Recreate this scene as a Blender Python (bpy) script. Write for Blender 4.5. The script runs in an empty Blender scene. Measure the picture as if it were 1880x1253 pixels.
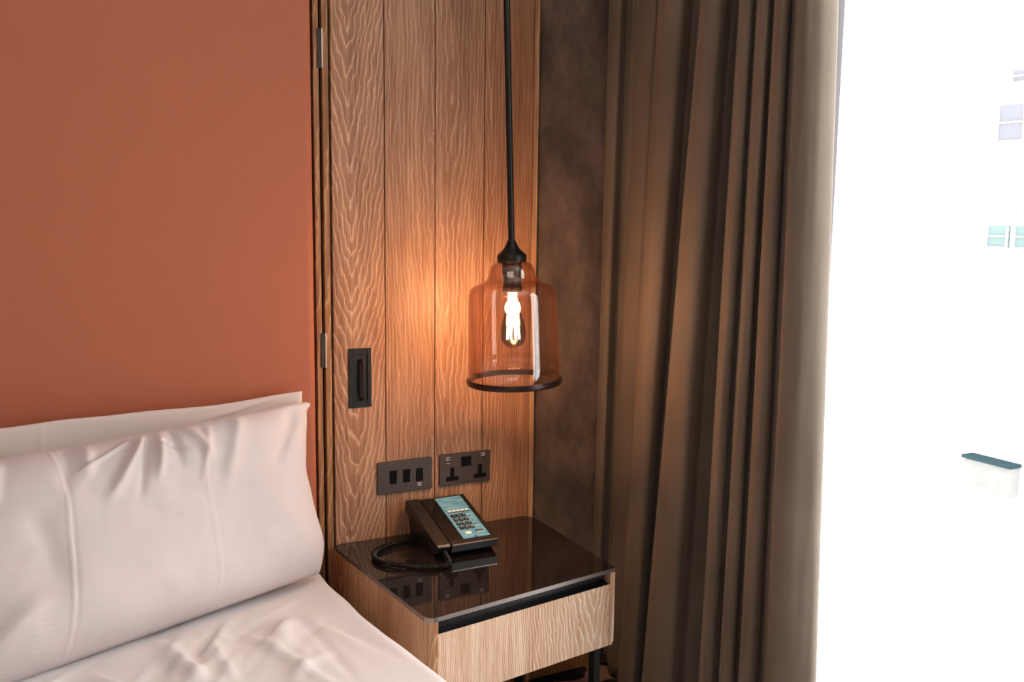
import bpy, bmesh, math, random
from mathutils import Vector, Matrix, noise
random.seed(4)
scene = bpy.context.scene
COL = scene.collection
PI = math.pi

# ------------------------------------------------------------ camera
FPX = 1750.0
yaw, pit, rol = math.radians(27.9), math.radians(7.4), math.radians(0.71)
CAM = Vector((0.0, -2.35, 1.42))
fw = Vector((math.sin(yaw)*math.cos(pit), math.cos(yaw)*math.cos(pit), -math.sin(pit)))
r0 = Vector((math.cos(yaw), -math.sin(yaw), 0.0))
u0 = r0.cross(fw)
rt = r0*math.cos(rol) + u0*math.sin(rol)
up = rt.cross(fw)
cd = bpy.data.cameras.new('camera')
cd.sensor_width = 36.0
cd.lens = FPX/1880.0*36.0
cd.clip_start = 0.02
cam = bpy.data.objects.new('camera', cd)
COL.objects.link(cam)
m = Matrix((rt, up, -fw)).transposed().to_4x4()
m.translation = CAM
cam.matrix_world = m
scene.camera = cam

# ------------------------------------------------------------ sky, lights, exposure
w = bpy.data.worlds.new('overcast_sky')
scene.world = w
w.use_nodes = True
w.node_tree.nodes['Background'].inputs[0].default_value = (0.97, 0.985, 1.0, 1)
w.node_tree.nodes['Background'].inputs[1].default_value = 6.6
scene.view_settings.view_transform = 'Standard'
scene.view_settings.look = 'None'
scene.view_settings.gamma = 1.0
scene.view_settings.use_curve_mapping = False
scene.view_settings.exposure = 0.0

def area(name, loc, target, size, size_y, power, col):
    l = bpy.data.lights.new(name, 'AREA')
    l.shape = 'RECTANGLE'
    l.size = size
    l.size_y = size_y
    l.energy = power
    l.color = col
    o = bpy.data.objects.new(name, l)
    COL.objects.link(o)
    o.location = loc
    o.rotation_euler = (Vector(target)-Vector(loc)).to_track_quat('-Z', 'Y').to_euler()
    return o
# daylight entering by the glazed right side (sampling portal for the sky) and an added soft fill under the ceiling, with no fitting modelled
pt = area('window_portal', (1.86, -1.30, 1.36), (0.0, -1.30, 1.36), 2.0, 2.5, 1.0, (1, 1, 1))
pt.data.cycles.is_portal = True
area('ceiling_fill', (-0.5, -2.3, 2.66), (-0.3, -1.6, 0.0), 1.6, 1.6, 22.0, (1.0, 0.90, 0.84))

# ------------------------------------------------------------ materials
def srgb(r, g, b):
    def f(c):
        c /= 255.0
        return c/12.92 if c <= 0.04045 else ((c+0.055)/1.055)**2.4
    return (f(r), f(g), f(b), 1.0)
def mat(name):
    x = bpy.data.materials.new(name)
    x.use_nodes = True
    return x, x.node_tree.nodes, x.node_tree.links, x.node_tree.nodes['Principled BSDF']
def flat(name, col, rough=0.5, metal=0.0, spec=0.5, bump=0.0, bscale=200.0, sheen=0.0, ior=1.5, coat=0.0):
    x, n, l, b = mat(name)
    b.inputs['Base Color'].default_value = col if len(col) == 4 else (*col, 1)
    b.inputs['Roughness'].default_value = rough
    b.inputs['Metallic'].default_value = metal
    b.inputs['Specular IOR Level'].default_value = spec
    b.inputs['IOR'].default_value = ior
    b.inputs['Sheen Weight'].default_value = sheen
    b.inputs['Coat Weight'].default_value = coat
    tc = n.new('ShaderNodeTexCoord')
    ns = n.new('ShaderNodeTexNoise')
    ns.inputs['Scale'].default_value = bscale
    ns.inputs['Detail'].default_value = 3
    l.new(tc.outputs['Object'], ns.inputs['Vector'])
    if bump:
        bp = n.new('ShaderNodeBump')
        bp.inputs['Strength'].default_value = bump
        bp.inputs['Distance'].default_value = 0.002
        l.new(ns.outputs['Fac'], bp.inputs['Height'])
        l.new(bp.outputs['Normal'], b.inputs['Normal'])
    return x
def math_n(n, l, op, a, b=None, c=None):
    q = n.new('ShaderNodeMath')
    q.operation = op
    for i, v in enumerate((a, b, c)):
        if v is None:
            continue
        if isinstance(v, (int, float)):
            q.inputs[i].default_value = v
        else:
            l.new(v, q.inputs[i])
    return q.outputs[0]
def wood(name, xc=0.0, A=900.0, B=6.0, N=2.2, seed=0.0, dark=srgb(150, 104, 72), mid=srgb(176, 128, 92), light=srgb(212, 172, 136), up_axis='Z', nz=1.1, rough=0.48, ring=0.78):
    """limed oak: cathedral growth rings f = A(x-xc)^2 + B z + noise, drawn as thin pale lines"""
    x, n, l, b = mat(name)
    tc = n.new('ShaderNodeTexCoord')
    mp = n.new('ShaderNodeMapping')
    mp.inputs['Location'].default_value = (0, 0, seed)
    l.new(tc.outputs['Object'], mp.inputs['Vector'])
    sx = n.new('ShaderNodeSeparateXYZ')
    l.new(tc.outputs['Object'], sx.inputs[0])
    X, Y, Z = sx.outputs
    if up_axis == 'Y':       # grain seen on a face whose across direction is y
        X = Y
    def nz_tex(scale, stretch, det=2.0, off=0.0, rg=0.5):
        mm = n.new('ShaderNodeMapping')
        mm.inputs['Location'].default_value = (off, off*0.7, seed+off)
        mm.inputs['Scale'].default_value = (scale, scale, scale*stretch)
        l.new(tc.outputs['Object'], mm.inputs['Vector'])
        t = n.new('ShaderNodeTexNoise')
        t.inputs['Scale'].default_value = 1.0
        t.inputs['Detail'].default_value = det
        t.inputs['Roughness'].default_value = rg
        l.new(mm.outputs[0], t.inputs['Vector'])
        return t.outputs['Fac']
    n1 = nz_tex(9.0, 0.26, 3.0, 1.3)
    n2 = nz_tex(38.0, 0.55, 2.0, 4.1)
    n3 = nz_tex(2.2, nz*0.6, 1.0, 9.7)
    # centre line wanders
    xw = math_n(n, l, 'ADD', X, math_n(n, l, 'MULTIPLY', math_n(n, l, 'SUBTRACT', n3, 0.5), 0.10))
    dx = math_n(n, l, 'SUBTRACT', xw, xc)
    q = math_n(n, l, 'MULTIPLY', math_n(n, l, 'MULTIPLY', dx, dx), A)
    q2 = math_n(n, l, 'MULTIPLY', math_n(n, l, 'ABSOLUTE', dx), A*0.07)
    f = math_n(n, l, 'ADD', q2, math_n(n, l, 'MULTIPLY', q, 0.35))
    f = math_n(n, l, 'ADD', f, math_n(n, l, 'MULTIPLY', Z, -B))
    f = math_n(n, l, 'ADD', f, math_n(n, l, 'MULTIPLY', n1, N*1.5))
    f = math_n(n, l, 'ADD', f, math_n(n, l, 'MULTIPLY', n2, N*0.50))
    fr = math_n(n, l, 'FRACT', f)
    ramp = n.new('ShaderNodeValToRGB')
    e = ramp.color_ramp.elements
    e[0].position = 0.0; e[0].color = (0.42, 0.42, 0.42, 1)
    e[1].position = 1.0; e[1].color = (0.42, 0.42, 0.42, 1)
    for p, v in ((0.25, 0.22), (0.62, 0.10), (0.78, 0.30), (0.90, 1.0)):
        k = ramp.color_ramp.elements.new(p)
        k.color = (v, v, v, 1)
    l.new(fr, ramp.inputs[0])
    fib = nz_tex(420.0, 0.02, 2.0, 2.2)
    fib2 = nz_tex(160.0, 0.05, 3.0, 7.7)
    broad = nz_tex(14.0, 0.10, 2.0, 5.5)
    v = math_n(n, l, 'MULTIPLY', ramp.outputs[0], ring)
    v = math_n(n, l, 'ADD', v, math_n(n, l, 'MULTIPLY', math_n(n, l, 'SUBTRACT', fib, 0.5), 0.85))
    v = math_n(n, l, 'ADD', v, math_n(n, l, 'MULTIPLY', math_n(n, l, 'SUBTRACT', fib2, 0.5), 0.6))
    v = math_n(n, l, 'ADD', v, math_n(n, l, 'MULTIPLY', math_n(n, l, 'SUBTRACT', broad, 0.5), 0.7))
    v = math_n(n, l, 'ADD', v, 0.13+(0.78-ring)*0.35)
    cr = n.new('ShaderNodeValToRGB')
    c = cr.color_ramp.elements
    c[0].position = 0.0; c[0].color = dark
    c[1].position = 0.85; c[1].color = light
    k = cr.color_ramp.elements.new(0.35)
    k.color = mid
    l.new(v, cr.inputs[0])
    l.new(cr.outputs[0], b.inputs['Base Color'])
    b.inputs['Roughness'].default_value = rough
    b.inputs['Specular IOR Level'].default_value = 0.35
    bp = n.new('ShaderNodeBump')
    bp.inputs['Strength'].default_value = 0.25
    bp.inputs['Distance'].default_value = 0.0006
    l.new(v, bp.inputs['Height'])
    l.new(bp.outputs['Normal'], b.inputs['Normal'])
    return x

def mottled(name, c0, c1, scale=6.0, rough=0.8, fine=120.0, sheen=0.0, detail=6.0, sq=1.0):
    x, n, l, b = mat(name)
    tc = n.new('ShaderNodeTexCoord')
    mp = n.new('ShaderNodeMapping')
    mp.inputs['Scale'].default_value = (1, 1, sq)
    l.new(tc.outputs['Object'], mp.inputs['Vector'])
    t = n.new('ShaderNodeTexNoise')
    t.inputs['Scale'].default_value = scale
    t.inputs['Detail'].default_value = detail
    t.inputs['Roughness'].default_value = 0.65
    l.new(mp.outputs[0], t.inputs['Vector'])
    cr = n.new('ShaderNodeValToRGB')
    cr.color_ramp.elements[0].position = 0.40
    cr.color_ramp.elements[0].color = c0
    cr.color_ramp.elements[1].position = 0.68
    cr.color_ramp.elements[1].color = c1
    l.new(t.outputs['Fac'], cr.inputs[0])
    l.new(cr.outputs[0], b.inputs['Base Color'])
    t2 = n.new('ShaderNodeTexNoise')
    t2.inputs['Scale'].default_value = fine
    l.new(tc.outputs['Object'], t2.inputs['Vector'])
    bp = n.new('ShaderNodeBump')
    bp.inputs['Strength'].default_value = 0.3
    bp.inputs['Distance'].default_value = 0.001
    l.new(t2.outputs['Fac'], bp.inputs['Height'])
    l.new(bp.outputs['Normal'], b.inputs['Normal'])
    b.inputs['Roughness'].default_value = rough
    b.inputs['Specular IOR Level'].default_value = 0.25
    b.inputs['Sheen Weight'].default_value = sheen
    return x

def thin_glass(name, tint, refl_min=0.04, refl_max=0.6, power=0.55, gl=(1, 1, 1, 1)):
    x = bpy.data.materials.new(name)
    x.use_nodes = True
    n, l = x.node_tree.nodes, x.node_tree.links
    n.clear()
    out = n.new('ShaderNodeOutputMaterial')
    tr = n.new('ShaderNodeBsdfTransparent')
    fc = n.new('ShaderNodeLayerWeight')
    fc.inputs[0].default_value = 0.5
    cm = n.new('ShaderNodeMix')
    cm.data_type = 'RGBA'
    cm.inputs[6].default_value = tint
    cm.inputs[7].default_value = tuple(c**6 for c in tint[:3])+(1,)
    pw = n.new('ShaderNodeMath')
    pw.operation = 'POWER'
    pw.inputs[1].default_value = 2.5
    l.new(fc.outputs['Facing'], pw.inputs[0])
    l.new(pw.outputs[0], cm.inputs[0])
    l.new(cm.outputs[2], tr.inputs[0])
    gs = n.new('ShaderNodeBsdfGlossy')
    gs.inputs['Roughness'].default_value = 0.02
    gs.inputs['Color'].default_value = gl
    p5 = n.new('ShaderNodeMath')
    p5.operation = 'POWER'
    p5.inputs[1].default_value = 4.0
    l.new(fc.outputs['Facing'], p5.inputs[0])
    mr = n.new('ShaderNodeMapRange')
    mr.inputs['To Min'].default_value = refl_min
    mr.inputs['To Max'].default_value = refl_max
    l.new(p5.outputs[0], mr.inputs['Value'])
    mx = n.new('ShaderNodeMixShader')
    l.new(mr.outputs[0], mx.inputs[0])
    l.new(tr.outputs[0], mx.inputs[1])
    l.new(gs.outputs[0], mx.inputs[2])
    l.new(mx.outputs[0], out.inputs[0])
    return x

def linen(name, col, stripes=True, thread=0.25):
    x, n, l, b = mat(name)
    b.inputs['Base Color'].default_value = col
    b.inputs['Roughness'].default_value = 0.75
    b.inputs['Specular IOR Level'].default_value = 0.2
    b.inputs['Sheen Weight'].default_value = 0.15
    tc = n.new('ShaderNodeTexCoord')
    mp = n.new('ShaderNodeMapping')
    mp.inputs['Scale'].default_value = (1, 0.2, 1)
    l.new(tc.outputs['Object'], mp.inputs['Vector'])
    t = n.new('ShaderNodeTexNoise')
    t.inputs['Scale'].default_value = 600
    l.new(tc.outputs['Object'], t.inputs['Vector'])
    h = math_n(n, l, 'MULTIPLY', t.outputs['Fac'], thread)
    if stripes:
        wv = n.new('ShaderNodeTexWave')
        wv.bands_direction = 'Z'
        wv.inputs['Scale'].default_value = 26.0
        wv.inputs['Distortion'].default_value = 0.5
        wv.inputs['Detail'].default_value = 2
        wv.inputs['Detail Scale'].default_value = 3
        l.new(mp.outputs[0], wv.inputs['Vector'])
        h = math_n(n, l, 'ADD', h, math_n(n, l, 'MULTIPLY', wv.outputs['Fac'], 0.5))
    bp = n.new('ShaderNodeBump')
    bp.inputs['Strength'].default_value = 0.22
    bp.inputs['Distance'].default_value = 0.0012
    l.new(h, bp.inputs['Height'])
    l.new(bp.outputs['Normal'], b.inputs['Normal'])
    return x

M = {}
M['black_metal'] = flat('black_metal', srgb(38, 35, 34), 0.38, 0.6, 0.5)
M['bronze'] = flat('bronze', srgb(62, 46, 42), 0.32, 0.75, 0.5)
M['plate'] = flat('plate', srgb(80, 65, 61), 0.45, 0.4, 0.5, bump=0.05)
M['black_plastic'] = flat('black_plastic', srgb(26, 25, 25), 0.35)
M['phone_plastic'] = flat('phone_plastic', srgb(30, 26, 26), 0.33, ior=1.6, bump=0.06, bscale=900)
M['socket_black'] = flat('socket_black', srgb(13, 12, 12), 0.7, spec=0.15)
M['cord'] = flat('cord', srgb(18, 17, 18), 0.16)
M['steel'] = flat('steel', srgb(200, 190, 178), 0.3, 0.8)
M['hinge'] = flat('hinge', srgb(66, 58, 50), 0.4, 0.7)
M['white_mark'] = flat('white_mark', srgb(225, 222, 218), 0.5)
M['dark_gap'] = flat('dark_gap', srgb(28, 20, 15), 0.9, spec=0.1)
M['headboard'] = flat('headboard', srgb(172, 96, 68), 0.62, spec=0.3, bump=0.25, bscale=700, sheen=0.1)
M['tabletop'] = flat('tabletop', srgb(30, 25, 25), 0.04, ior=1.9)
M['top_edge'] = flat('top_edge', srgb(150, 138, 134), 0.3, 0.75)
M['channel'] = flat('channel', srgb(46, 42, 42), 0.3, 0.7)
M['leg'] = flat('leg', srgb(48, 46, 47), 0.4, 0.4)
M['linen'] = linen('linen', srgb(211, 197, 195))
M['linen_back'] = linen('linen_back', srgb(220, 203, 196), stripes=False)
M['sheet'] = linen('sheet', srgb(230, 223, 223), stripes=False, thread=0.2)
M['wallpaper'] = mottled('wallpaper', srgb(94, 81, 74), srgb(136, 113, 103), 9.0, 0.6, 150, detail=9, sq=0.6)
M['plaster'] = mottled('plaster', srgb(190, 176, 164), srgb(198, 186, 174), 3.0, 0.9)
M['ceiling'] = mottled('ceiling', srgb(225, 220, 214), srgb(230, 226, 220), 3.0, 0.9)
M['window_frame'] = flat('window_frame', srgb(82, 74, 79), 0.6)
M['pane'] = thin_glass('pane', (0.98, 0.99, 0.985, 1), 0.02, 0.4)
M['amber'] = thin_glass('amber', (0.955, 0.89, 0.855, 1), 0.06, 0.8, 0.55)
M['bulb_glass'] = thin_glass('bulb_glass', (1.0, 0.95, 0.86, 1), 0.01, 0.2, 0.45)
PANEL = dict(dark=srgb(134, 92, 66), mid=srgb(168, 120, 90), light=srgb(210, 168, 136))
M['plank_a'] = wood('plank_a', 0.050, 700, 15.0, 2.6, 0.0, **PANEL)
M['plank_b'] = wood('plank_b', 0.34, 500, 2.0, 2.6, 3.0, ring=0.45, **PANEL)
M['plank_c'] = wood('plank_c', 0.315, 900, 3.2, 2.4, 6.1, ring=0.55, **PANEL)
M['plank_d'] = wood('plank_d', 0.435, 1100, 5.0, 2.0, 11.0, ring=0.5, **PANEL)
M['strip'] = wood('strip', 0.60, 420, 4.0, 2.2, 15.0, dark=srgb(128, 84, 52), mid=srgb(158, 110, 72), light=srgb(190, 146, 104))
M['lipping'] = wood('lipping', 0.4, 150, 1.0, 0.6, 15.0, dark=srgb(172, 126, 92), mid=srgb(196, 152, 116), light=srgb(214, 176, 140))
LITE = dict(dark=srgb(184, 138, 106), mid=srgb(216, 174, 142), light=srgb(246, 226, 206))
M['drawer_wood'] = wood('drawer_wood', 0.205, 700, 14.0, 3.4, 21.0, **LITE)
M['side_wood'] = wood('side_wood', 0.20, 500, 9.0, 2.6, 25.0, up_axis='Y', ring=0.55, dark=srgb(150, 102, 68), mid=srgb(184, 136, 98), light=srgb(222, 184, 148))
M['edge_wood'] = wood('edge_wood', 0.1, 150, 1.0, 0.6, 31.0, **LITE)

def curtain_mat():
    x, n, l, b = mat('curtain_velvet')
    tc = n.new('ShaderNodeTexCoord')
    t = n.new('ShaderNodeTexNoise')
    t.inputs['Scale'].default_value = 3.0
    t.inputs['Detail'].default_value = 5
    l.new(tc.outputs['Object'], t.inputs['Vector'])
    cr = n.new('ShaderNodeValToRGB')
    cr.color_ramp.elements[0].position = 0.35
    cr.color_ramp.elements[0].color = srgb(110, 95, 82)
    cr.color_ramp.elements[1].position = 0.7
    cr.color_ramp.elements[1].color = srgb(126, 110, 96)
    l.new(t.outputs['Fac'], cr.inputs[0])
    l.new(cr.outputs[0], b.inputs['Base Color'])
    b.inputs['Roughness'].default_value = 0.7
    b.inputs['Specular IOR Level'].default_value = 0.25
    b.inputs['Sheen Weight'].default_value = 0.35
    b.inputs['Sheen Roughness'].default_value = 0.4
    b.inputs['Sheen Tint'].default_value = srgb(195, 180, 165)
    t2 = n.new('ShaderNodeTexNoise')
    t2.inputs['Scale'].default_value = 700
    l.new(tc.outputs['Object'], t2.inputs['Vector'])
    bp = n.new('ShaderNodeBump')
    bp.inputs['Strength'].default_value = 0.3
    bp.inputs['Distance'].default_value = 0.001
    l.new(t2.outputs['Fac'], bp.inputs['Height'])
    l.new(bp.outputs['Normal'], b.inputs['Normal'])
    tl = n.new('ShaderNodeBsdfTranslucent')
    tl.inputs[0].default_value = srgb(150, 150, 130)
    mx = n.new('ShaderNodeMixShader')
    mx.inputs[0].default_value = 0.02
    out = n['Material Output']
    l.new(b.outputs[0], mx.inputs[1])
    l.new(tl.outputs[0], mx.inputs[2])
    l.new(mx.outputs[0], out.inputs[0])
    return x
M['curtain'] = curtain_mat()

def carpet_mat():
    x, n, l, b = mat('carpet_swirl')
    tc = n.new('ShaderNodeTexCoord')
    wv = n.new('ShaderNodeTexWave')
    wv.wave_type = 'RINGS'
    wv.inputs['Scale'].default_value = 3.0
    wv.inputs['Distortion'].default_value = 9.0
    wv.inputs['Detail'].default_value = 2
    wv.inputs['Detail Scale'].default_value = 1.6
    l.new(tc.outputs['Object'], wv.inputs['Vector'])
    cr = n.new('ShaderNodeValToRGB')
    cr.color_ramp.elements[0].position = 0.45
    cr.color_ramp.elements[0].color = srgb(44, 36, 38)
    cr.color_ramp.elements[1].position = 0.62
    cr.color_ramp.elements[1].color = srgb(150, 118, 108)
    l.new(wv.outputs['Fac'], cr.inputs[0])
    l.new(cr.outputs[0], b.inputs['Base Color'])
    b.inputs['Roughness'].default_value = 0.95
    b.inputs['Specular IOR Level'].default_value = 0.1
    t2 = n.new('ShaderNodeTexNoise')
    t2.inputs['Scale'].default_value = 500
    l.new(tc.outputs['Object'], t2.inputs['Vector'])
    bp = n.new('ShaderNodeBump')
    bp.inputs['Strength'].default_value = 0.6
    bp.inputs['Distance'].default_value = 0.003
    l.new(t2.outputs['Fac'], bp.inputs['Height'])
    l.new(bp.outputs['Normal'], b.inputs['Normal'])
    return x
M['carpet'] = carpet_mat()

def face_mat():
    """turquoise sea picture printed on the telephone's face (u along y)"""
    x, n, l, b = mat('phone_face')
    tc = n.new('ShaderNodeTexCoord')
    mp = n.new('ShaderNodeMapping')
    mp.inputs['Scale'].default_value = (18, 110, 1)
    l.new(tc.outputs['Object'], mp.inputs['Vector'])
    t = n.new('ShaderNodeTexNoise')
    t.inputs['Scale'].default_value = 1.0
    t.inputs['Detail'].default_value = 4
    l.new(mp.outputs[0], t.inputs['Vector'])
    cr = n.new('ShaderNodeValToRGB')
    cr.color_ramp.elements[0].position = 0.3
    cr.color_ramp.elements[0].color = srgb(60, 134, 168)
    cr.color_ramp.elements[1].position = 0.72
    cr.color_ramp.elements[1].color = srgb(146, 205, 236)
    l.new(t.outputs['Fac'], cr.inputs[0])
    l.new(cr.outputs[0], b.inputs['Base Color'])
    b.inputs['Roughness'].default_value = 0.35
    return x
M['face'] = face_mat()

# ------------------------------------------------------------ helpers
def new_bm():
    return bmesh.new()
def finish(name, bm, m, root=None, smooth=False, local=False, angle=None):
    me = bpy.data.meshes.new(name)
    bmesh.ops.recalc_face_normals(bm, faces=bm.faces)
    bm.to_mesh(me)
    bm.free()
    ms = m if isinstance(m, (list, tuple)) else [m]
    for k in ms:
        me.materials.append(k)
    if smooth:
        for p in me.polygons:
            p.use_smooth = True
    if angle is not None:
        me.set_sharp_from_angle(angle=math.radians(angle))
    o = bpy.data.objects.new(name, me)
    COL.objects.link(o)
    if root is not None:
        o.parent = root
        if not local:                     # vertices were given in world coordinates
            inv = root_matrix(root).inverted()
            me.transform(inv)
    return o
def root_matrix(o):
    mm = o.matrix_basis.copy()
    p = o.parent
    while p is not None:
        mm = p.matrix_basis @ mm
        p = p.parent
    return mm
def empty(name, loc, rot=(0, 0, 0)):
    o = bpy.data.objects.new(name, None)
    COL.objects.link(o)
    o.location = loc
    o.rotation_euler = rot
    o.empty_display_size = 0.05
    return o
def tag(o, label, cat, group=None, kind=None):
    o['label'] = label
    o['category'] = cat
    if group:
        o['group'] = group
    if kind:
        o['kind'] = kind
    return o
def struct(o):
    o['kind'] = 'structure'
    return o
def box(bm, x0, x1, y0, y1, z0, z1, bev=0.0, seg=2, mi=0):
    r = bmesh.ops.create_cube(bm, size=1.0)
    for v in r['verts']:
        v.co = Vector((x0+(v.co.x+.5)*(x1-x0), y0+(v.co.y+.5)*(y1-y0), z0+(v.co.z+.5)*(z1-z0)))
    fs = set(f for v in r['verts'] for f in v.link_faces)
    for f in fs:
        f.material_index = mi
    if bev:
        es = list(set(e for v in r['verts'] for e in v.link_edges))
        bmesh.ops.bevel(bm, geom=es, offset=bev, segments=seg, affect='EDGES', profile=0.5)
    return bm
def prism(bm, poly, z0, z1, bev=0.0):
    """closed polygon (x,y) list pulled from z0 to z1"""
    a = [bm.verts.new((x, y, z0)) for x, y in poly]
    b = [bm.verts.new((x, y, z1)) for x, y in poly]
    n = len(poly)
    bm.faces.new(a[::-1])
    top = bm.faces.new(b)
    for i in range(n):
        bm.faces.new((a[i], a[(i+1) % n], b[(i+1) % n], b[i]))
    if bev:
        es = list(top.edges)
        bmesh.ops.bevel(bm, geom=es, offset=bev, segments=2, affect='EDGES', profile=0.5)
    return bm
def prism_x(bm, prof, x0, x1):
    """profile (y,z) pulled along x"""
    a = [bm.verts.new((x0, y, z)) for y, z in prof]
    b = [bm.verts.new((x1, y, z)) for y, z in prof]
    n = len(prof)
    bm.faces.new(a)
    bm.faces.new(b[::-1])
    for i in range(n):
        bm.faces.new((a[i], b[i], b[(i+1) % n], a[(i+1) % n]))
    return bm
def fillet(pts, rad, seg=6):
    out = []
    n = len(pts)
    for i in range(n):
        p = Vector(pts[i]); a = Vector(pts[i-1]); c = Vector(pts[(i+1) % n])
        r = rad[i]
        if r <= 0:
            out.append(tuple(p)); continue
        d1 = (a-p).normalized(); d2 = (c-p).normalized()
        ang = d1.angle(d2)
        t = r/math.tan(ang/2)
        p1 = p+d1*t; p2 = p+d2*t
        ctr = p+(d1+d2).normalized()*(r/math.sin(ang/2))
        a1 = math.atan2(*(p1-ctr).yx); a2 = math.atan2(*(p2-ctr).yx)
        da = (a2-a1+PI) % (2*PI)-PI
        for k in range(seg+1):
            q = a1+da*k/seg
            out.append((ctr.x+r*math.cos(q), ctr.y+r*math.sin(q)))
    return out
def lathe(bm, prof, seg=48, cx=0.0, cy=0.0, close=False):
    rings = []
    for r, z in prof:
        if r < 1e-6:
            rings.append([bm.verts.new((cx, cy, z))])
        else:
            rings.append([bm.verts.new((cx+r*math.cos(2*PI*k/seg), cy+r*math.sin(2*PI*k/seg), z)) for k in range(seg)])
    if close:
        rings.append(rings[0])
    for a, b in zip(rings, rings[1:]):
        for k in range(seg):
            k2 = (k+1) % seg
            if len(a) == 1 and len(b) == 1:
                continue
            if len(a) == 1:
                bm.faces.new((a[0], b[k], b[k2]))
            elif len(b) == 1:
                bm.faces.new((a[k], a[k2], b[0]))
            else:
                bm.faces.new((a[k], a[k2], b[k2], b[k]))
    return bm
def tube(bm, pts, r, seg=8, cap=True):
    pts = [Vector(p) for p in pts]
    n = len(pts)
    rings = []
    t0 = (pts[1]-pts[0]).normalized()
    nrm = t0.orthogonal().normalized()
    for i in range(n):
        t = (pts[min(i+1, n-1)]-pts[max(i-1, 0)]).normalized()
        nrm = (nrm-t*nrm.dot(t)).normalized()
        bn = t.cross(nrm)
        rr = r[i] if isinstance(r, (list, tuple)) else r
        rings.append([bm.verts.new(pts[i]+nrm*rr*math.cos(2*PI*k/seg)+bn*rr*math.sin(2*PI*k/seg)) for k in range(seg)])
    for a, b in zip(rings, rings[1:]):
        for k in range(seg):
            bm.faces.new((a[k], a[(k+1) % seg], b[(k+1) % seg], b[k]))
    if cap:
        bm.faces.new(rings[0][::-1])
        bm.faces.new(rings[-1])
    return bm
def catmull(P, per=8):
    P = [Vector(p) for p in P]
    out = []
    for i in range(len(P)-1):
        p0 = P[max(i-1, 0)]; p1 = P[i]; p2 = P[i+1]; p3 = P[min(i+2, len(P)-1)]
        for k in range(per):
            t = k/per
            out.append(0.5*((2*p1)+(p2-p0)*t+(2*p0-5*p1+4*p2-p3)*t*t+(3*p1-p0-3*p2+p3)*t**3))
    out.append(P[-1])
    return out
def sm(a, b, x):
    t = max(0.0, min(1.0, (x-a)/(b-a)))
    return t*t*(3-2*t)

FZ = 0.04           # floor level
CZ = 2.74           # ceiling level
XL, XR, YF = -2.7, 1.72, -4.1

# ------------------------------------------------------------ room shell
bm = new_bm(); box(bm, XL-.1, XR+.2, YF-.1, .2, FZ-.1, FZ)
struct(finish('floor', bm, M['carpet']))
bm = new_bm(); box(bm, XL-.1, XR+.2, YF-.1, .2, CZ, CZ+.1)
struct(finish('ceiling', bm, M['ceiling']))
bm = new_bm(); box(bm, XL-.1, XL, YF-.1, .2, FZ, CZ)
struct(finish('wall_left', bm, M['plaster']))
bm = new_bm(); box(bm, XL, XR+.2, YF-.1, YF, FZ, CZ)
struct(finish('wall_front', bm, M['plaster']))
bm = new_bm(); box(bm, XL, XR+.2, .03, .2, FZ, CZ)
struct(finish('wall_back', bm, M['wallpaper']))
# right wall with the floor-to-ceiling glazing opening
WY0, WY1, WZ0, WZ1 = -2.30, -0.30, 0.10, 2.60
bm = new_bm()
box(bm, XR, XR+.14, WY1, .03, FZ, CZ)
box(bm, XR, XR+.14, YF, WY0, FZ, CZ)
box(bm, XR, XR+.14, WY0, WY1, FZ, WZ0)
box(bm, XR, XR+.14, WY0, WY1, WZ1, CZ)
struct(finish('wall_right', bm, M['wallpaper']))
bm = new_bm(); box(bm, 1.3195, XR, .016, .03, FZ, .145, .002)
bb = struct(finish('baseboard_back', bm, M['strip']))
# window
wr = struct(empty('window_1', (XR+.07, WY1, WZ0)))
bm = new_bm()
fx0, fx1 = XR+.04, XR+.10
box(bm, fx0, fx1, WY1-.05, WY1, WZ0, WZ1)
box(bm, fx0, fx1, WY0, WY0+.05, WZ0, WZ1)
box(bm, fx0, fx1, WY0+.05, WY1-.05, WZ0, WZ0+.06)
box(bm, fx0, fx1, WY0+.05, WY1-.05, WZ1-.06, WZ1)
finish('window_frame', bm, M['window_frame'], wr)
muls = (-0.6045, -1.72)
for y in muls:
    bm = new_bm(); box(bm, fx1-.035, fx1, y-.0075, y+.0075, WZ0+.06, WZ1-.06, .003)
    finish('mullion', bm, M['window_frame'], wr)
ys = [WY0+.05]+[muls[1]-.0075, muls[1]+.0075, muls[0]-.0075, muls[0]+.0075]+[WY1-.05]
for k in range(3):
    bm = new_bm(); box(bm, fx0+.038, fx0+.044, ys[2*k], ys[2*k+1], WZ0+.06, WZ1-.06)
    finish('window_pane', bm, M['pane'], wr)

# ------------------------------------------------------------ wood panelling on the back wall
# jamb strips beside the headboard
def groove_box(name, x0, x1, y0, m, label=None):
    bm = new_bm(); box(bm, x0, x1, y0, .03, FZ, CZ, .0015)
    return struct(finish(name, bm, m))
bm = new_bm(); box(bm, .60, 1.3185, .018, .0299, FZ, CZ)
struct(finish('wall_panel_backing', bm, M['dark_gap'])).name = 'trim_3'
groove_box('trim_1', .684, .6985, 0.0, M['strip'])
groove_box('trim_2', .7065, .7225, 0.0, M['strip'])
dr = struct(empty('door_1', (.728, 0.0, FZ)))
gx = [.7285, .868, 1.009, 1.153, 1.3025]
bm = new_bm()
gap = .0013
for i in range(4):
    box(bm, gx[i]+(gap if i else 0), gx[i+1]-gap, 0.0, .018, FZ+.005, CZ-.005, .001, 2, i)
d = finish('door_leaf', bm, [M['plank_a'], M['plank_b'], M['plank_c'], M['plank_d']], dr)
for i in range(4):
    pass
bm = new_bm(); box(bm, 1.3040, 1.3185, -.001, .018, FZ+.005, CZ-.005, .001)
finish('edge_lipping', bm, M['lipping'], dr)
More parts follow.
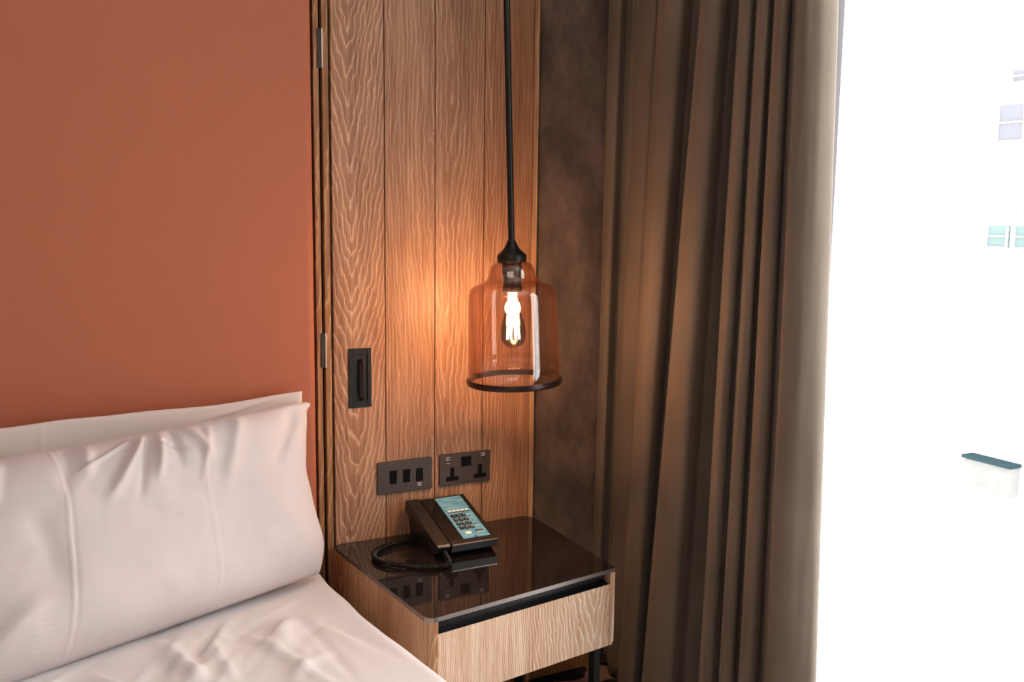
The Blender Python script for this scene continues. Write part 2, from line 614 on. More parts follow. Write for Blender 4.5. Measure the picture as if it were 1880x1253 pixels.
# hinges
for z0, z1 in ((1.778, 1.872), (1.033, 1.122)):
    bm = new_bm()
    box(bm, .6945, .7040, -.003, .012, z0, z1, .0006)
    h = finish('hinge', bm, M['hinge'], dr)
    bm = new_bm()
    tube(bm, [(.7060, -.003, z0), (.7060, -.003, z1)], .0028, 12)
    finish('hinge_pin', bm, M['steel'], h, smooth=True, angle=40)
# recessed pull
px0, px1, pz0, pz1 = .766, .8275, .922, 1.078
bm = new_bm()
box(bm, px0, px0+.011, -.004, .0, pz0, pz1, .001)
box(bm, px1-.011, px1, -.004, .0, pz0, pz1, .001)
box(bm, px0+.011, px1-.011, -.004, .0, pz0, pz0+.018, .001)
box(bm, px0+.011, px1-.011, -.004, .0, pz1-.018, pz1, .001)
box(bm, px0+.009, px1-.009, -.0012, .0, pz0+.012, pz1-.012)
pl = finish('flush_pull', bm, M['black_metal'], dr)
bm = new_bm()
tube(bm, [(.801, -.003, pz1-.032), (.801, -.013, pz1-.034), (.801, -.014, pz1-.04), (.801, -.014, pz0+.03), (.801, -.013, pz0+.024), (.801, -.003, pz0+.022)], .0042, 12)
finish('pull_bar', bm, M['bronze'], pl, smooth=True, angle=50)

# ------------------------------------------------------------ headboard
hb = empty('headboard', (-.4, -.02, FZ))
tag(hb, 'tall terracotta orange upholstered headboard panel behind the bed, filling the left of the wall', 'headboard')
bm = new_bm(); box(bm, -1.75, .6600, -.080, .0175, FZ, CZ-.01, .022, 8)
finish('upholstered_panel', bm, M['headboard'], hb, smooth=True, angle=60)

# ------------------------------------------------------------ wall plates
def rrect(bm, cx, cz, w_, h_, r, y0, y1, bev=0.0):
    pts = fillet([(cx-w_/2, cz-h_/2), (cx+w_/2, cz-h_/2), (cx+w_/2, cz+h_/2), (cx-w_/2, cz+h_/2)], [r]*4, 4)
    a = [bm.verts.new((x, y0, z)) for x, z in pts]
    b = [bm.verts.new((x, y1, z)) for x, z in pts]
    n = len(pts)
    f = bm.faces.new(a); bm.faces.new(b[::-1])
    for i in range(n):
        bm.faces.new((a[i], b[i], b[(i+1) % n], a[(i+1) % n]))
    if bev:
        bmesh.ops.bevel(bm, geom=list(f.edges), offset=bev, segments=2, affect='EDGES', profile=0.5)
sp = empty('light_switch', (.9205, 0, .724))
tag(sp, 'dark bronze wall plate with three rocker switches, left of the socket plate', 'light switch')
bm = new_bm(); rrect(bm, .9205, .724, .157, .0885, .004, -.0065, 0, .0012)
finish('face_plate', bm, M['plate'], sp)
for k, x in enumerate((.886, .924, .9615)):
    bm = new_bm()
    prism_x(bm, [(-.0060, .706), (-.0075 if k != 2 else -.0105, .7065), (-.0085, .724), (-.0105 if k != 2 else -.0072, .7415), (-.0060, .742)], x-.0095, x+.0095)
    finish('rocker', bm, M['socket_black'], sp)
for z in (.7005, .6945):
    bm = new_bm(); box(bm, .9560, .9675, -.0069, -.0062, z-.0011, z+.0011)
    finish('marking', bm, M['white_mark'], sp)
so = empty('power_socket', (1.099, 0, .726))
tag(so, 'dark bronze double wall socket plate with a central switch, above the telephone', 'wall socket')
bm = new_bm(); rrect(bm, 1.099, .726, .1545, .0885, .004, -.0065, 0, .0012)
finish('face_plate', bm, M['plate'], so)
bm = new_bm()
prism_x(bm, [(-.006, .732), (-.0085, .7325), (-.0085, .745), (-.0105, .7585), (-.006, .759)], 1.0865, 1.1010)
prism_x(bm, [(-.006, .732), (-.0100, .7325), (-.0085, .745), (-.0085, .7585), (-.006, .759)], 1.1015, 1.1160)
finish('rocker', bm, M['socket_black'], so)
for cx in (1.059, 1.144):
    s_ = .706
    bm = new_bm()
    rrect(bm, cx, s_+.013, .0125, .026, .002, -.0069, -.0060)
    finish('earth_slot', bm, M['socket_black'], so)
    bm = new_bm()
    rrect(bm, cx, s_-.006, .0375, .0125, .002, -.00695, -.0060)
    finish('pin_slots', bm, M['socket_black'], so)
for cx, zz in ((1.046, (.761, .755)), (1.153, (.763, .757))):
    for z in zz:
        bm = new_bm(); box(bm, cx-.006, cx+.006, -.0069, -.0062, z-.0010, z+.0010)
        finish('marking', bm, M['white_mark'], so)
    bm = new_bm(); rrect(bm, cx+.003, zz[1]-.004, .008, .006, .001, -.0070, -.006)
    finish('indicator', bm, M['black_plastic'], so)
bm = new_bm(); box(bm, 1.0435, 1.0495, -.0069, -.0062, .7435, .7452)
finish('marking', bm, M['white_mark'], so)

# ------------------------------------------------------------ nightstand
TOPZ = .5605
Pq = [(.7165, -.002), (.760, -.5465), (1.2975, -.4645), (1.3100, -.002)]
ns = empty('nightstand', (1.02, -.26, FZ))
tag(ns, 'wooden bedside table with glossy black top and one drawer on black metal legs', 'nightstand')
outl = fillet(Pq, [.022, .024, .006, .034], 8)
bm = new_bm(); prism(bm, outl, TOPZ-.010, TOPZ, .0012)
for f in bm.faces:
    f.material_index = 0 if abs(f.normal.z) > .9 else 1
bm.normal_update()
for f in bm.faces:
    f.material_index = 0 if f.normal.z > .9 else 1
finish('tabletop', bm, [M['tabletop'], M['top_edge']], ns)
BZ0, BZ1 = .362, TOPZ-.0105
fr_dir = (Vector(Pq[2])-Vector(Pq[1])).normalized()
fr_n = Vector((-fr_dir.y, fr_dir.x))            # inward (towards the wall)
def fp(s, dpt):                                    # point on the front line, s metres from the left corner, dpt inward
    q = Vector(Pq[1])+fr_dir*s+fr_n*dpt
    return (q.x, q.y)
L = (Vector(Pq[2])-Vector(Pq[1])).length
# left side panel wrapping the rounded front corner
ld = (Vector(Pq[0])-Vector(Pq[1])).normalized(); ln = Vector((ld.y, -ld.x))
def lp(s, dpt):
    q = Vector(Pq[1])+ld*s+ln*dpt
    return (q.x, q.y)
Ls = (Vector(Pq[0])-Vector(Pq[1])).length
arc = fillet([Pq[0], Pq[1], fp(.2, 0)], [0, .024, 0], 8)[1:-1]
S0 = .0240
poly = [lp(Ls-.001, .001)]+[(x, y) for x, y in arc]+[fp(S0, .0008), fp(S0, .020)]+[lp(.026, .020), lp(Ls-.001, .020)]
bm = new_bm(); prism(bm, poly, BZ0, BZ1)
finish('side_panel', bm, M['side_wood'], ns, smooth=True, angle=35)
# right side panel (thin edge seen from the front)
pr = fillet([fp(L-.0165, .0), fp(L-.0005, .0), (Pq[3][0]-.001, -.003), (Pq[3][0]-.017, -.003)], [.001, .002, 0, 0], 3)
bm = new_bm(); prism(bm, pr, BZ0+.006, BZ1)
prism(bm, [fp(L-.0165, .0), fp(L-.0065, .0), (Pq[3][0]-.009, -.003), (Pq[3][0]-.017, -.003)], BZ0, BZ0+.006)
finish('side_panel', bm, M['edge_wood'], ns)
bm = new_bm(); prism(bm, [lp(Ls-.004, .021), fp(S0+.001, .022), fp(L-.018, .022), (Pq[3][0]-.018, -.004)], BZ0+.002, BZ0+.014)
prism(bm, [lp(Ls-.002, .021), lp(Ls-.016, .021), (Pq[3][0]-.018, -.016), (Pq[3][0]-.018, -.003)], BZ0+.015, BZ1)
finish('carcass', bm, M['side_wood'], ns)
# finger channel under the top and the drawer
bm = new_bm()
prism(bm, [fp(S0+.001, .026), fp(L-.030, .026), fp(L-.030, .032), fp(S0+.001, .032)], .505, BZ1)
prism(bm, [fp(S0+.001, .006), fp(L-.030, .006), fp(L-.030, .026), fp(S0+.001, .026)], BZ1-.010, BZ1-.0005)
prism(bm, [fp(S0+.0019, .0012), fp(L-.0186, .0012), fp(L-.0186, .026), fp(S0+.0019, .026)], .5216, .5226)
finish('finger_channel', bm, M['channel'], ns)
bm = new_bm(); prism(bm, [fp(S0+.0018, .0), fp(L-.0185, .0), fp(L-.0185, .019), fp(S0+.0018, .019)], BZ0, .5215, .0006)
dw = finish('drawer', bm, M['drawer_wood'], ns)
for lx, ly in ((1.262, -.435), (1.245, -.070), (.80, -.48), (.78, -.06)):
    bm = new_bm(); box(bm, lx-.011, lx+.007, ly-.013, ly+.013, FZ, BZ0+.002, .001)
    finish('leg', bm, M['leg'], ns)

# ------------------------------------------------------------ telephone
pitch = math.atan2(.061, .214)
ph = empty('telephone', (.918, -.230, TOPZ))
tag(ph, 'black corded desk telephone with a turquoise keypad face on the bedside table', 'telephone')
# body profile in y,z  (world), slanted top
def body(bm, x0, x1, yf, zf, ybk, zbk, foot=.0):
    prof = [(yf, zf), (yf+.003, zf-.021), (yf+.040, TOPZ+.0012), (ybk-.004, TOPZ+.0012), (ybk, TOPZ+.02), (ybk+.001, zbk)]
    prism_x(bm, prof, x0, x1)
    bmesh.ops.bevel(bm, geom=list(bm.edges), offset=.0015, segments=2, affect='EDGES', profile=.5)
bm = new_bm(); body(bm, .958, 1.089, -.230, .5950, -.016, .656)
finish('base', bm, M['phone_plastic'], ph)
bm = new_bm()
prism_x(bm, [(-.222, .580), (-.190, TOPZ+.0012), (-.030, TOPZ+.0012), (-.022, .640)], .925, .957)
finish('cradle', bm, M['black_plastic'], ph)
# local frame of the slanted face: a along slope (0 front .. .222 back)
sl = Vector((0, .214, .061)).normalized(); sn = Vector((0, -.061, .214)).normalized()
def fpt(x, a, h):
    q = Vector((x, -.230, .595))+sl*a+sn*h
    return q
def slab(bm, x0, x1, a0, a1, h0, h1, bev=.0):
    vs = [bm.verts.new(fpt(x, a, h)) for h in (h0, h1) for x, a in ((x0, a0), (x1, a0), (x1, a1), (x0, a1))]
    F = [bm.faces.new(vs[0:4][::-1]), bm.faces.new(vs[4:8])]
    for i in range(4):
        F.append(bm.faces.new((vs[i], vs[(i+1) % 4], vs[4+(i+1) % 4], vs[4+i])))
    if bev:
        bmesh.ops.bevel(bm, geom=list(set(e for f in F for e in f.edges)), offset=bev, segments=2, affect='EDGES', profile=.5)
# handset: long bar with deeper ear and mouth ends
bm = new_bm()
prof = [(0, .004), (.222, .004), (.224, -.002), (.222, -.026), (.176, -.026), (.160, -.012), (.062, -.012), (.046, -.024), (.004, -.022), (-.001, -.001)]
pp = [fpt(0, a, h) for a, h in prof]
prism_x(bm, [(q.y, q.z) for q in pp], .917, .9545)
bmesh.ops.bevel(bm, geom=list(bm.edges), offset=.0025, segments=2, affect='EDGES', profile=.5)
hs = finish('handset', bm, M['phone_plastic'], ph)
# glossy well left of the face
bm = new_bm(); slab(bm, .9595, .997, .020, .215, -.0005, .0012, .0004)
finish('base_inlay', bm, M['cord'], ph)
# face plate
faceroot = ph
bm = new_bm()
fx_a, fx_b, fa0, fa1 = .9985, 1.0745, .018, .214
# local mesh: x across, y along slope
r_ = bmesh.ops.create_cube(bm, size=1)
for v in r_['verts']:
    v.co = Vector(((v.co.x+.5)*(fx_b-fx_a), (v.co.y+.5)*(fa1-fa0), (v.co.z+.5)*.0012))
fo = finish('keypad_face', bm, M['face'], ph, local=True)
o0 = fpt(fx_a, fa0, .0004)-Vector(ph.location)
fo.matrix_basis = Matrix((Vector((1, 0, 0)), sl, sn)).transposed().to_4x4()
fo.location = o0
FWd, FL = fx_b-fx_a, fa1-fa0
def fbox(name, cx, cy, w_, h_, m, z1=.0026, z0=.0011, bev=.0004):
    bm = new_bm(); box(bm, cx-w_/2, cx+w_/2, cy-h_/2, cy+h_/2, z0, z1, bev, 1)
    return finish(name, bm, m, fo, local=True)
def text_mesh(s, size):
    cu = bpy.data.curves.new('t', 'FONT')
    cu.body = s; cu.size = size; cu.align_x = 'CENTER'; cu.align_y = 'CENTER'; cu.extrude = .00008
    to = bpy.data.objects.new('t', cu); COL.objects.link(to)
    bpy.context.view_layer.update()
    me = bpy.data.meshes.new_from_object(to.evaluated_get(bpy.context.evaluated_depsgraph_get()))
    bpy.data.objects.remove(to)
    return me
M['key_digit'] = flat('key_digit', srgb(238, 206, 198), .5)
M['red'] = flat('red', srgb(120, 24, 30), .4)
M['function_key'] = flat('function_key', srgb(240, 240, 240), .45)
for k in range(5):
    cx = FWd*(.17+.165*k)
    fbox('function_key_shadow', cx+.0004, FL*.620, .0105, .0065, M['black_plastic'], .0022)
    q = fbox('function_key', cx, FL*.632, .0105, .0068, M['function_key'], .0046, .0022)
keys = ['1', '2', '3', '4', '5', '6', '7', '8', '9', '*', '0', '#']
for i, s in enumerate(keys):
    rr, cc = divmod(i, 3)
    cx = FWd*(.19+.195*cc); cy = FL*(.520-.096*rr)
    kb = fbox('key', cx, cy, .0118, .0128, M['black_plastic'], .0036)
    me = text_mesh(s, .0105)
    me.materials.append(M['key_digit'])
    t_ = bpy.data.objects.new('key_digit', me); COL.objects.link(t_)
    t_.parent = kb; t_.location = (cx, cy, .00375)
for rr in range(4):
    fbox('icon_marking', FWd*.80, FL*(.520-.096*rr)+.001, .009, .0022, M['white_mark'], .0017)
    fbox('icon_marking', FWd*.79, FL*(.520-.096*rr)-.0035, .0055, .0025, M['black_plastic'], .0018)
fbox('message_key', FWd*.30, FL*.105, .0165, .0115, M['function_key'], .0034)
for k in range(4):
    fbox('small_key', FWd*(.62+.085*k), FL*.135, .0042, .0042, M['red'] if k == 2 else M['black_plastic'], .0030)
fbox('volume_marking', FWd*.74, FL*.085, .020, .0014, M['white_mark'], .0016)
fbox('indicator_light', FWd*.48, FL*.012, .0042, .0075, M['red'], .0022)
# bright lip along the front edge
bm = new_bm(); slab(bm, .960, 1.087, -.0012, .0006, -.0016, .0012)
finish('front_lip', bm, M['steel'], ph)
bm = new_bm(); slab(bm, .9195, .9520, -.0022, -.0004, -.0006, .0030)
finish('front_lip', bm, M['steel'], ph)
# coiled cord: a helix around a path lying on the table
path = [(.936, -.195, .588), (.940, -.225, .576), (.934, -.262, .5715), (.921, -.286, .5688), (.892, -.284, .5688), (.856, -.268, .5688), (.815, -.236, .5688), (.786, -.198, .5688), (.778, -.160, .5688), (.795, -.118, .5688), (.832, -.092, .5688), (.880, -.077, .5688), (.930, -.062, .5695)]
cp = catmull(path, 60)
acc = [0.0]
for a, b in zip(cp, cp[1:]):
    acc.append(acc[-1]+(b-a).length)
def at_len(s):
    lo, hi = 0, len(acc)-1
    while hi-lo > 1:
        md = (lo+hi)//2
        if acc[md] <= s: lo = md
        else: hi = md
    t = (s-acc[lo])/max(1e-9, acc[hi]-acc[lo])
    return cp[lo].lerp(cp[hi], t), (cp[hi]-cp[lo]).normalized()
tot = acc[-1]
pitchc = .0050
turns = tot/pitchc
hp = []
NP = int(turns*12)
for i in range(NP+1):
    s = tot*i/NP
    c_, t_ = at_len(min(s, tot-1e-6))
    sd = t_.cross(Vector((0, 0, 1))).normalized(); u_ = sd.cross(t_)
    a = 2*PI*turns*i/NP
    hp.append(c_+sd*.0060*math.cos(a)+u_*.0060*math.sin(a))
bm = new_bm(); tube(bm, hp, .0015, 7)
finish('coiled_cord', bm, M['cord'], ph, smooth=True)

# ------------------------------------------------------------ pendant lamp (hangs about 2 degrees off plumb)
lx, ly, lz = 1.1035, -.280, 1.015
tilt = -math.atan2(.033, .913)
lamp = empty('pendant_lamp', (lx, ly, lz), (0, tilt, 0))
tag(lamp, 'amber glass bell pendant lamp with glowing filament bulb hanging over the bedside table', 'pendant lamp')
def LP(name, bm, m, parent=None, smooth=True, angle=None):
    return finish(name, bm, m, parent or lamp, smooth=smooth, local=True, angle=angle)
outer = [(.1150, .002), (.1143, .040), (.1128, .100), (.1110, .160), (.1095, .205), (.1080, .2200), (.1040, .2310), (.0960, .2380), (.0830, .2430), (.0700, .2480), (.0625, .2545), (.0580, .2640), (.0555, .2760), (.0510, .2870), (.0430, .2940), (.0300, .2975)]
inner = [(max(r-.0030, .02), z-.0012) for r, z in outer][::-1]
bm = new_bm(); lathe(bm, outer+inner, 96, close=True)
LP('glass_shade', bm, M['amber'])
bm = new_bm(); lathe(bm, [(.1105, -.0040), (.1170, -.0060), (.1193, -.0010), (.1193, .0050), (.1175, .0090), (.1105, .0080)], 96, close=True)
LP('shade_rim', bm, M['bronze'], angle=50)
bm = new_bm(); lathe(bm, [(0, .2965), (.0345, .2965), (.0365, .2985), (.0365, .3110), (.0345, .3150), (.0290, .3200), (.0215, .3270), (.0150, .3360), (.0110, .3460), (.0095, .3500), (.0, .3500)], 48)
LP('cap', bm, M['black_metal'], angle=60)
bm = new_bm(); lathe(bm, [(0, .2964), (.0245, .2964), (.0245, .2660), (.0225, .2650), (.0225, .2400), (.0215, .2395), (.0250, .2360), (.0250, .2250), (.0200, .2240), (0, .2240)], 40)
LP('bulb_socket', bm, M['bronze'], angle=40)
bm = new_bm(); tube(bm, [(0, 0, .348), (0, 0, 1.70)], .0078, 16)
LP('rod', bm, M['black_metal'], angle=40)
bm = new_bm(); lathe(bm, [(0, 1.665), (.052, 1.668), (.056, 1.680), (.056, 1.7215), (0, 1.7215)], 40)
LP('ceiling_canopy', bm, M['black_metal'], angle=40)
bulb = [(.0130, .2238), (.0135, .2100), (.0160, .1900), (.0215, .1660), (.0275, .1450), (.0310, .1270), (.0310, .1130), (.0275, .1000), (.0205, .0905), (.0110, .0850), (0, .0835)]
bm = new_bm(); lathe(bm, bulb, 48)
LP('bulb', bm, M['bulb_glass'])
fm, n, l, b = mat('filament')
b.inputs['Base Color'].default_value = (1, .6, .3, 1)
b.inputs['Emission Color'].default_value = (1.0, .72, .42, 1)
b.inputs['Emission Strength'].default_value = 60.0
bm = new_bm()
for k in range(8):
    a = 2*PI*k/8
    a2 = a+.39
    tube(bm, [(.0080*math.cos(a), .0080*math.sin(a), .212), (.0165*math.cos(a), .0165*math.sin(a), .106)], .0017, 6)
    tube(bm, [(.0165*math.cos(a), .0165*math.sin(a), .106), (.0080*math.cos(a2), .0080*math.sin(a2), .212)], .0017, 6)
LP('filament', bm, fm, smooth=False)
bl = bpy.data.lights.new('bulb_light', 'POINT')
bl.energy = 10.0
bl.color = (1.0, .64, .35)
bl.shadow_soft_size = .02
blo = bpy.data.objects.new('bulb_light', bl); COL.objects.link(blo)
blo.parent = lamp; blo.location = (0, 0, .15)

# ------------------------------------------------------------ curtain
zt, zb = 1.94, .20
# silhouettes of the folds: (x, y at z=1.94, y at z=.20, depth of the valley behind it)
R = [(1.535, -.018, .000, .05), (1.555, -.120, -.065, .07), (1.498, -.298, -.212, .09), (1.48, -.494, -.350, .10), (1.48, -.637, -.590, .055), (1.482, -.690, -.655, .055), (1.482, -.745, -.727, .055), (1.475, -.808, -.813, .06)]
END = (1.560, -.836, -.890)
def section(z):
    t = (z-zb)/(zt-zb)
    def yy(a, b_): return b_+(a-b_)*t
    pts = []
    n_ = len(R)
    for i, (xr, yt_, yb_, dp) in enumerate(R):
        y = yy(yt_, yb_)
        if i < n_-1:
            xn, dn = R[i+1][0], R[i+1][3]
            yn = yy(R[i+1][1], R[i+1][2])
            wd = y-yn
            D = dp
            K = 1.12
            if i == 0:
                pts.append((1.62, .026, z))
            pts.append((xr+.30*D+.004, min(.026, y+.30*D*K+.010), z))
            pts.append((xr+.004, y+.004, z))
            pts.append((xr, y-wd*.19, z))
            pts.append((xr+.20*D, y-wd*.45+.16*D*K, z))
            pts.append((xr+.72*D, y-wd*.57+.72*D*K, z))
            pts.append((xr+D, y-wd*.69+D*K, z))
            pts.append((xr+D, y-wd*.92+D*K, z))
            pts.append((xn+.72*D, yn+.72*D*K+min(.016, wd*.12), z))
        else:
            yn = yy(END[1], END[2]); xn = END[0]
            pts.append((xr+.024, y+.012, z))
            pts.append((xr+.003, y+.003, z))
            pts.append((xr+.006, y-.016, z))
            a = Vector((xr+.006, y-.016)); b_ = Vector((xn, yn))
            for q, bul in ((.33, .010), (.66, .014), (.90, .008)):
                p = a.lerp(b_, q)+Vector((-.7, -.7))*bul
                pts.append((p.x, p.y, z))
            pts.append((xn+.006, yn+.006, z))
            pts.append((xn+.012, yn+.030, z))
            pts.append((xn+.010, yn+.060, z))
    return catmull(pts, 6)
ct = empty('curtain', (1.52, -.5, FZ))
tag(ct, 'floor length taupe velvet curtain gathered in folds beside the window', 'curtain')
bm = new_bm()
rows = []
NZ = 70
for j in range(NZ+1):
    z = FZ+.012+(CZ-.05-FZ-.012)*j/NZ
    s_ = section(z)
    row = []
    for i, p in enumerate(s_):
        nn = noise.noise(Vector((i*.11, z*.9, 3.3)))*.006+noise.noise(Vector((i*.23, z*3.1, 8.3)))*.002
        row.append(bm.verts.new((p.x+nn, p.y+nn*.4, z)))
    rows.append(row)
for a, b_ in zip(rows, rows[1:]):
    for i in range(len(a)-1):
        bm.faces.new((a[i], a[i+1], b_[i+1], b_[i]))
c_o = finish('curtain_panel', bm, M['curtain'], ct, smooth=True)
so_ = c_o.modifiers.new('s', 'SOLIDIFY'); so_.thickness = .003; so_.offset = 0

# ------------------------------------------------------------ bed
bed = empty('bed', (-.4, -1.1, FZ))
tag(bed, 'double bed frame with mattress under the white duvet, in front of the orange headboard', 'bed')
bm = new_bm(); box(bm, -1.46, .630, -2.08, -.085, FZ+.0, .24, .01)
finish('bed_base', bm, M['dark_gap'], bed)
bm = new_bm(); box(bm, -1.47, .636, -2.085, -.085, .241, .500, .03, 4)
finish('mattress', bm, M['sheet'], bed, smooth=True, angle=60)
def ridge(px_, py_, ax, ay, bx_, by_, wdt, h):
    d_ = Vector((bx_-ax, by_-ay)); L_ = d_.length; d_ /= L_
    q = Vector((px_-ax, py_-ay)); s_ = q.dot(d_); t_ = q.x*d_.y-q.y*d_.x
    return h*math.exp(-(t_/wdt)**2)*sm(-.02, L_*.25, s_)*(1-sm(L_*.6, L_*1.05, s_))
wr_list = []
rnd = random.Random(11)
for k in range(34):     # creases fanning out from under the pillow
    ax = rnd.uniform(-.05, .55); ay = -.42+.36*max(0, ax)-rnd.uniform(0, .15)
    an = math.radians(rnd.uniform(-125, -60))
    ln_ = rnd.uniform(.15, .5)
    wr_list.append((ax, ay, ax+math.cos(an)*ln_, ay+math.sin(an)*ln_, rnd.uniform(.008, .024), rnd.uniform(-.009, .015)))
for k in range(40):
    ax = rnd.uniform(.0, .58); ay = -.40+.36*ax-rnd.uniform(.02, .5)
    an = math.radians(rnd.uniform(-150, -95))
    ln_ = rnd.uniform(.08, .25)
    wr_list.append((ax, ay, ax+math.cos(an)*ln_, ay+math.sin(an)*ln_, rnd.uniform(.006, .012), rnd.uniform(-.004, .006)))
def duvet_z(x, y):
    z = .548-.006*sm(-.5, -.1, y)
    z += .012*math.exp(-((x-.60)/.10)**2)*0
    for w_ in wr_list:
        z += ridge(x, y, *w_)
    z += noise.noise(Vector((x*3.0, y*3.0, 1.0)))*.010+noise.noise(Vector((x*11, y*6, 4.0)))*.004
    return z
bm = new_bm()
NX, NY = 230, 200
x_in0, x_e = -1.30, .640
ey = lambda y: .664+.026*(1-sm(-.7, -.1, y))+.034*(1-sm(-.85, -.48, y))+noise.noise(Vector((y*6, 2.0, 0)))*.006
rows = []
for j in range(NY+1):
    y = -.10-2.0*(j/NY)**1.25
    row = []
    E_ = ey(y)
    for i in range(NX+1):
        u = i/NX
        if u < .80:
            x = x_in0+(E_-.045-x_in0)*(u/.80)**.8
            z = duvet_z(x, y)
        elif u < .93:
            a = (u-.80)/.13*PI/2
            x = E_-.045+.045*math.sin(a)
            z0_ = duvet_z(E_-.045, y)
            z = z0_-.048*(1-math.cos(a))
        else:
            t = (u-.93)/.07
            x = E_+noise.noise(Vector((y*9, t*2, 5.0)))*.006*t
            z = duvet_z(E_-.045, y)-.048-t*.17
        row.append(bm.verts.new((x, y, z)))
    rows.append(row)
for a, b_ in zip(rows, rows[1:]):
    for i in range(NX):
        bm.faces.new((a[i], a[i+1], b_[i+1], b_[i]))
dv = finish('duvet', bm, M['sheet'], None, smooth=True)
tag(dv, 'rumpled white duvet spread over the bed below the pillows', 'duvet')
so_ = dv.modifiers.new('s', 'SOLIDIFY'); so_.thickness = .012; so_.offset = -1

# ------------------------------------------------------------ pillows
def pillow(name, label, BL, BR, TR, TL, thick, m, edge_fn, detail_fn, nu=150, nv=100, ff=.62, bf=.38):
    BL, BR, TR, TL = map(Vector, (BL, BR, TR, TL))
    n_ = ((BR-BL).cross(TL-BL)).normalized()       # towards the room
    if n_.y > 0: n_ = -n_
    root_loc = (BL+BR)/2
    bm = new_bm()
    front, back = [], []
    for j in range(nv+1):
        v = j/nv
        fr, bk = [], []
        for i in range(nu+1):
            u = i/nu
            p = (BL*(1-u)+BR*u)*(1-v)+(TL*(1-u)+TR*u)*v
            du, dv_ = edge_fn(u, v)
            ax_u = ((BR-BL)*(1-v)+(TR-TL)*v).normalized(); ax_v = ((TL-BL)*(1-u)+(TR-BR)*u).normalized()
            p = p+ax_u*du+ax_v*dv_
            e = (max(0, 1-(2*u-1)**4))**.5*(max(0, 1-(2*v-1)**4))**.5
            e = e**.9
            h = thick*e
            dd = detail_fn(u, v)*min(1, e*1.6)
            fr.append(bm.verts.new(p+n_*(h*ff+dd+.002)))
            if i in (0, nu) or j in (0, nv):
                bk.append(fr[-1])
            else:
                bk.append(bm.verts.new(p-n_*(h*bf)))
        front.append(fr); back.append(bk)
    for g in (front, back):
        for a, b_ in zip(g, g[1:]):
            for i in range(nu):
                vs = [a[i], a[i+1], b_[i+1], b_[i]]
                try: bm.faces.new(vs)
                except ValueError: pass
    o = finish(name, bm, m, None, smooth=True)
    return o
def gw(x, w_): return math.exp(-(x/w_)**2)
def seg_ridge(u, v, au, av, bu, bv, w_, h): return ridge(u*1.5, v, au*1.5, av, bu*1.5, bv, w_, h)
def d_front(u, v):
    d_ = 0.0
    # pressed creases of the folded pillow case
    c1 = .262+.018*math.sin(v*3.0)*1.0
    c2 = .625+.015*math.sin(v*2.6+.6)
    d_ += .0028*gw(u-c1, .0032)-.0022*gw(u-c1-.008, .0045)
    d_ += .0016*gw(u-c2, .005)*sm(0, .15, v)
    # gathers hanging from the top edge
    for (au, av, bu, bv, w_, h) in ((.50, .97, .37, .62, .030, .014), (.50, .96, .45, .60, .020, -.010), (.53, .95, .50, .66, .022, .012), (.56, .97, .57, .70, .025, -.008), (.60, .97, .66, .70, .025, .008), (.75, .98, .69, .55, .04, .010), (.35, .98, .33, .75, .03, .008), (.30, .98, .28, .70, .03, -.006), (.10, .90, .02, .60, .05, .010), (.95, .98, .84, .60, .05, -.010), (.46, .94, .30, .80, .012, .006), (.52, .90, .60, .80, .012, -.006), (.66, .95, .62, .60, .02, .006), (.15, .98, .12, .70, .02, .006), (.04, .95, .10, .75, .02, -.005), (.22, .30, .05, .05, .06, .008), (.2, .7, .27, .25, .05, -.007)):
        d_ += seg_ridge(u, v, au, av, bu, bv, w_*.8, h*1.25)
    d_ += noise.noise(Vector((u*5, v*3, 2.2)))*.012+noise.noise(Vector((u*11+v*3, v*5, 6.2)))*.0035+noise.noise(Vector((u*26, v*12, 1.2)))*.0010
    return d_
def e_front(u, v):
    du = 0
    if u > .5:
        k = (u-.5)*2
        du += k*(-.020*gw(v-.62, .22)+.012*gw(v-.14, .12)+.013*gw(v-.975, .025)+noise.noise(Vector((v*7, 1, 1)))*.003)
    dv_ = 0
    if v > .5:
        k = (v-.5)*2
        dv_ += k*(-.008*math.sin(u*PI)+noise.noise(Vector((u*7, 4, 1)))*.004)
    return du, dv_
pf = pillow('pillow', '', (-.16, -.480, .540), (.626, -.185, .562), (.610, -.142, .975), (-.17, -.235, .915), .15, M['linen'], e_front, d_front, 190, 130, .66, .10)
tag(pf, 'large white pillow in front, with pressed vertical creases, leaning on the pillow behind it', 'pillow', 'white bed pillows')
def d_back(u, v):
    return .0022*gw(u-.30, .004)+noise.noise(Vector((u*4, v*3, 9.2)))*.006+seg_ridge(u, v, .93, .99, .70, .93, .012, .006)
def e_back(u, v):
    dv_ = 0
    if v > .5:
        dv_ = (v-.5)*2*(.006*math.sin(u*6)+noise.noise(Vector((u*6, 7, 1)))*.003)
    return 0, dv_
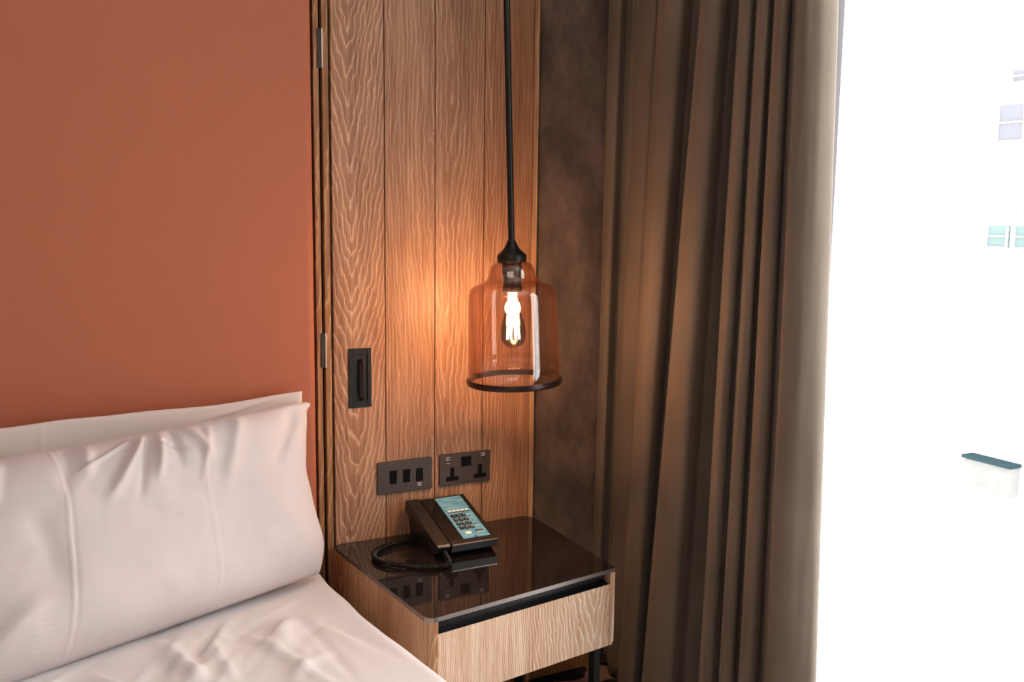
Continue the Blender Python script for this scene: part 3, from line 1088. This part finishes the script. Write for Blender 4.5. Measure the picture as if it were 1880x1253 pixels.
pb = pillow('pillow', '', (-.20, -.140, .562), (.600, -.120, .562), (.612, -.115, 1.000), (-.20, -.128, .955), .05, M['linen_back'], e_back, d_back, 150, 100, .2, .5)
tag(pb, 'white pillow at the back, only its top edge showing against the orange headboard', 'pillow', 'white bed pillows')

# ------------------------------------------------------------ outside
BX = 12.0
bld = empty('building', (BX+2, 6.0, -10))
tag(bld, 'sunlit white building across the street, seen faintly through the window', 'building')
M['facade'] = flat('facade', srgb(246, 246, 246), .9, spec=.1)
M['far_grey'] = flat('far_grey', srgb(108, 107, 113), .9, spec=.0)
M['far_teal'] = flat('far_teal', srgb(98, 112, 111), .9, spec=.0)
M['coping'] = flat('coping', srgb(40, 54, 58), .9, spec=.0)
M['far_ledge'] = mottled('far_ledge', srgb(110, 108, 106), srgb(117, 115, 113), 12.0, .9)
bm = new_bm(); box(bm, BX+.15, BX+3, -20, 24, -10, 9)
finish('facade', bm, M['facade'], bld)
def fwin(y0, y1, z0, z1, m, panes=2):
    bm = new_bm()
    box(bm, BX+.11, BX+.149, y0, y1, z0, z1)
    w_ = finish('window', bm, m, bld)
    bm = new_bm()
    t_ = .02
    for y in (y0, y1-t_): box(bm, BX+.08, BX+.12, y, y+t_, z0, z1)
    for z in (z0, (z0+z1)/2): box(bm, BX+.08, BX+.12, y0+t_, y1-t_, z, z+t_)
    finish('window_bar', bm, M['facade'], w_)
fwin(5.95, 6.36, 2.52, 3.02, M['far_grey'])
fwin(5.45, 5.91, 2.52, 3.10, M['far_grey'])
fwin(5.90, 6.20, 3.29, 3.46, M['far_grey'])
fwin(6.07, 6.40, 1.08, 1.39, M['far_teal'])
fwin(5.55, 5.99, 1.08, 1.39, M['far_teal'])
fwin(5.55, 5.90, 1.56, 1.68, M['far_teal'])
bm = new_bm(); box(bm, BX-.05, BX+.149, 5.65, 6.37, -2.32, -1.90)
finish('ledge', bm, M['far_ledge'], bld)
bm = new_bm(); box(bm, BX-.09, BX+.149, 5.63, 6.39, -1.90, -1.855)
finish('coping', bm, M['coping'], bld)
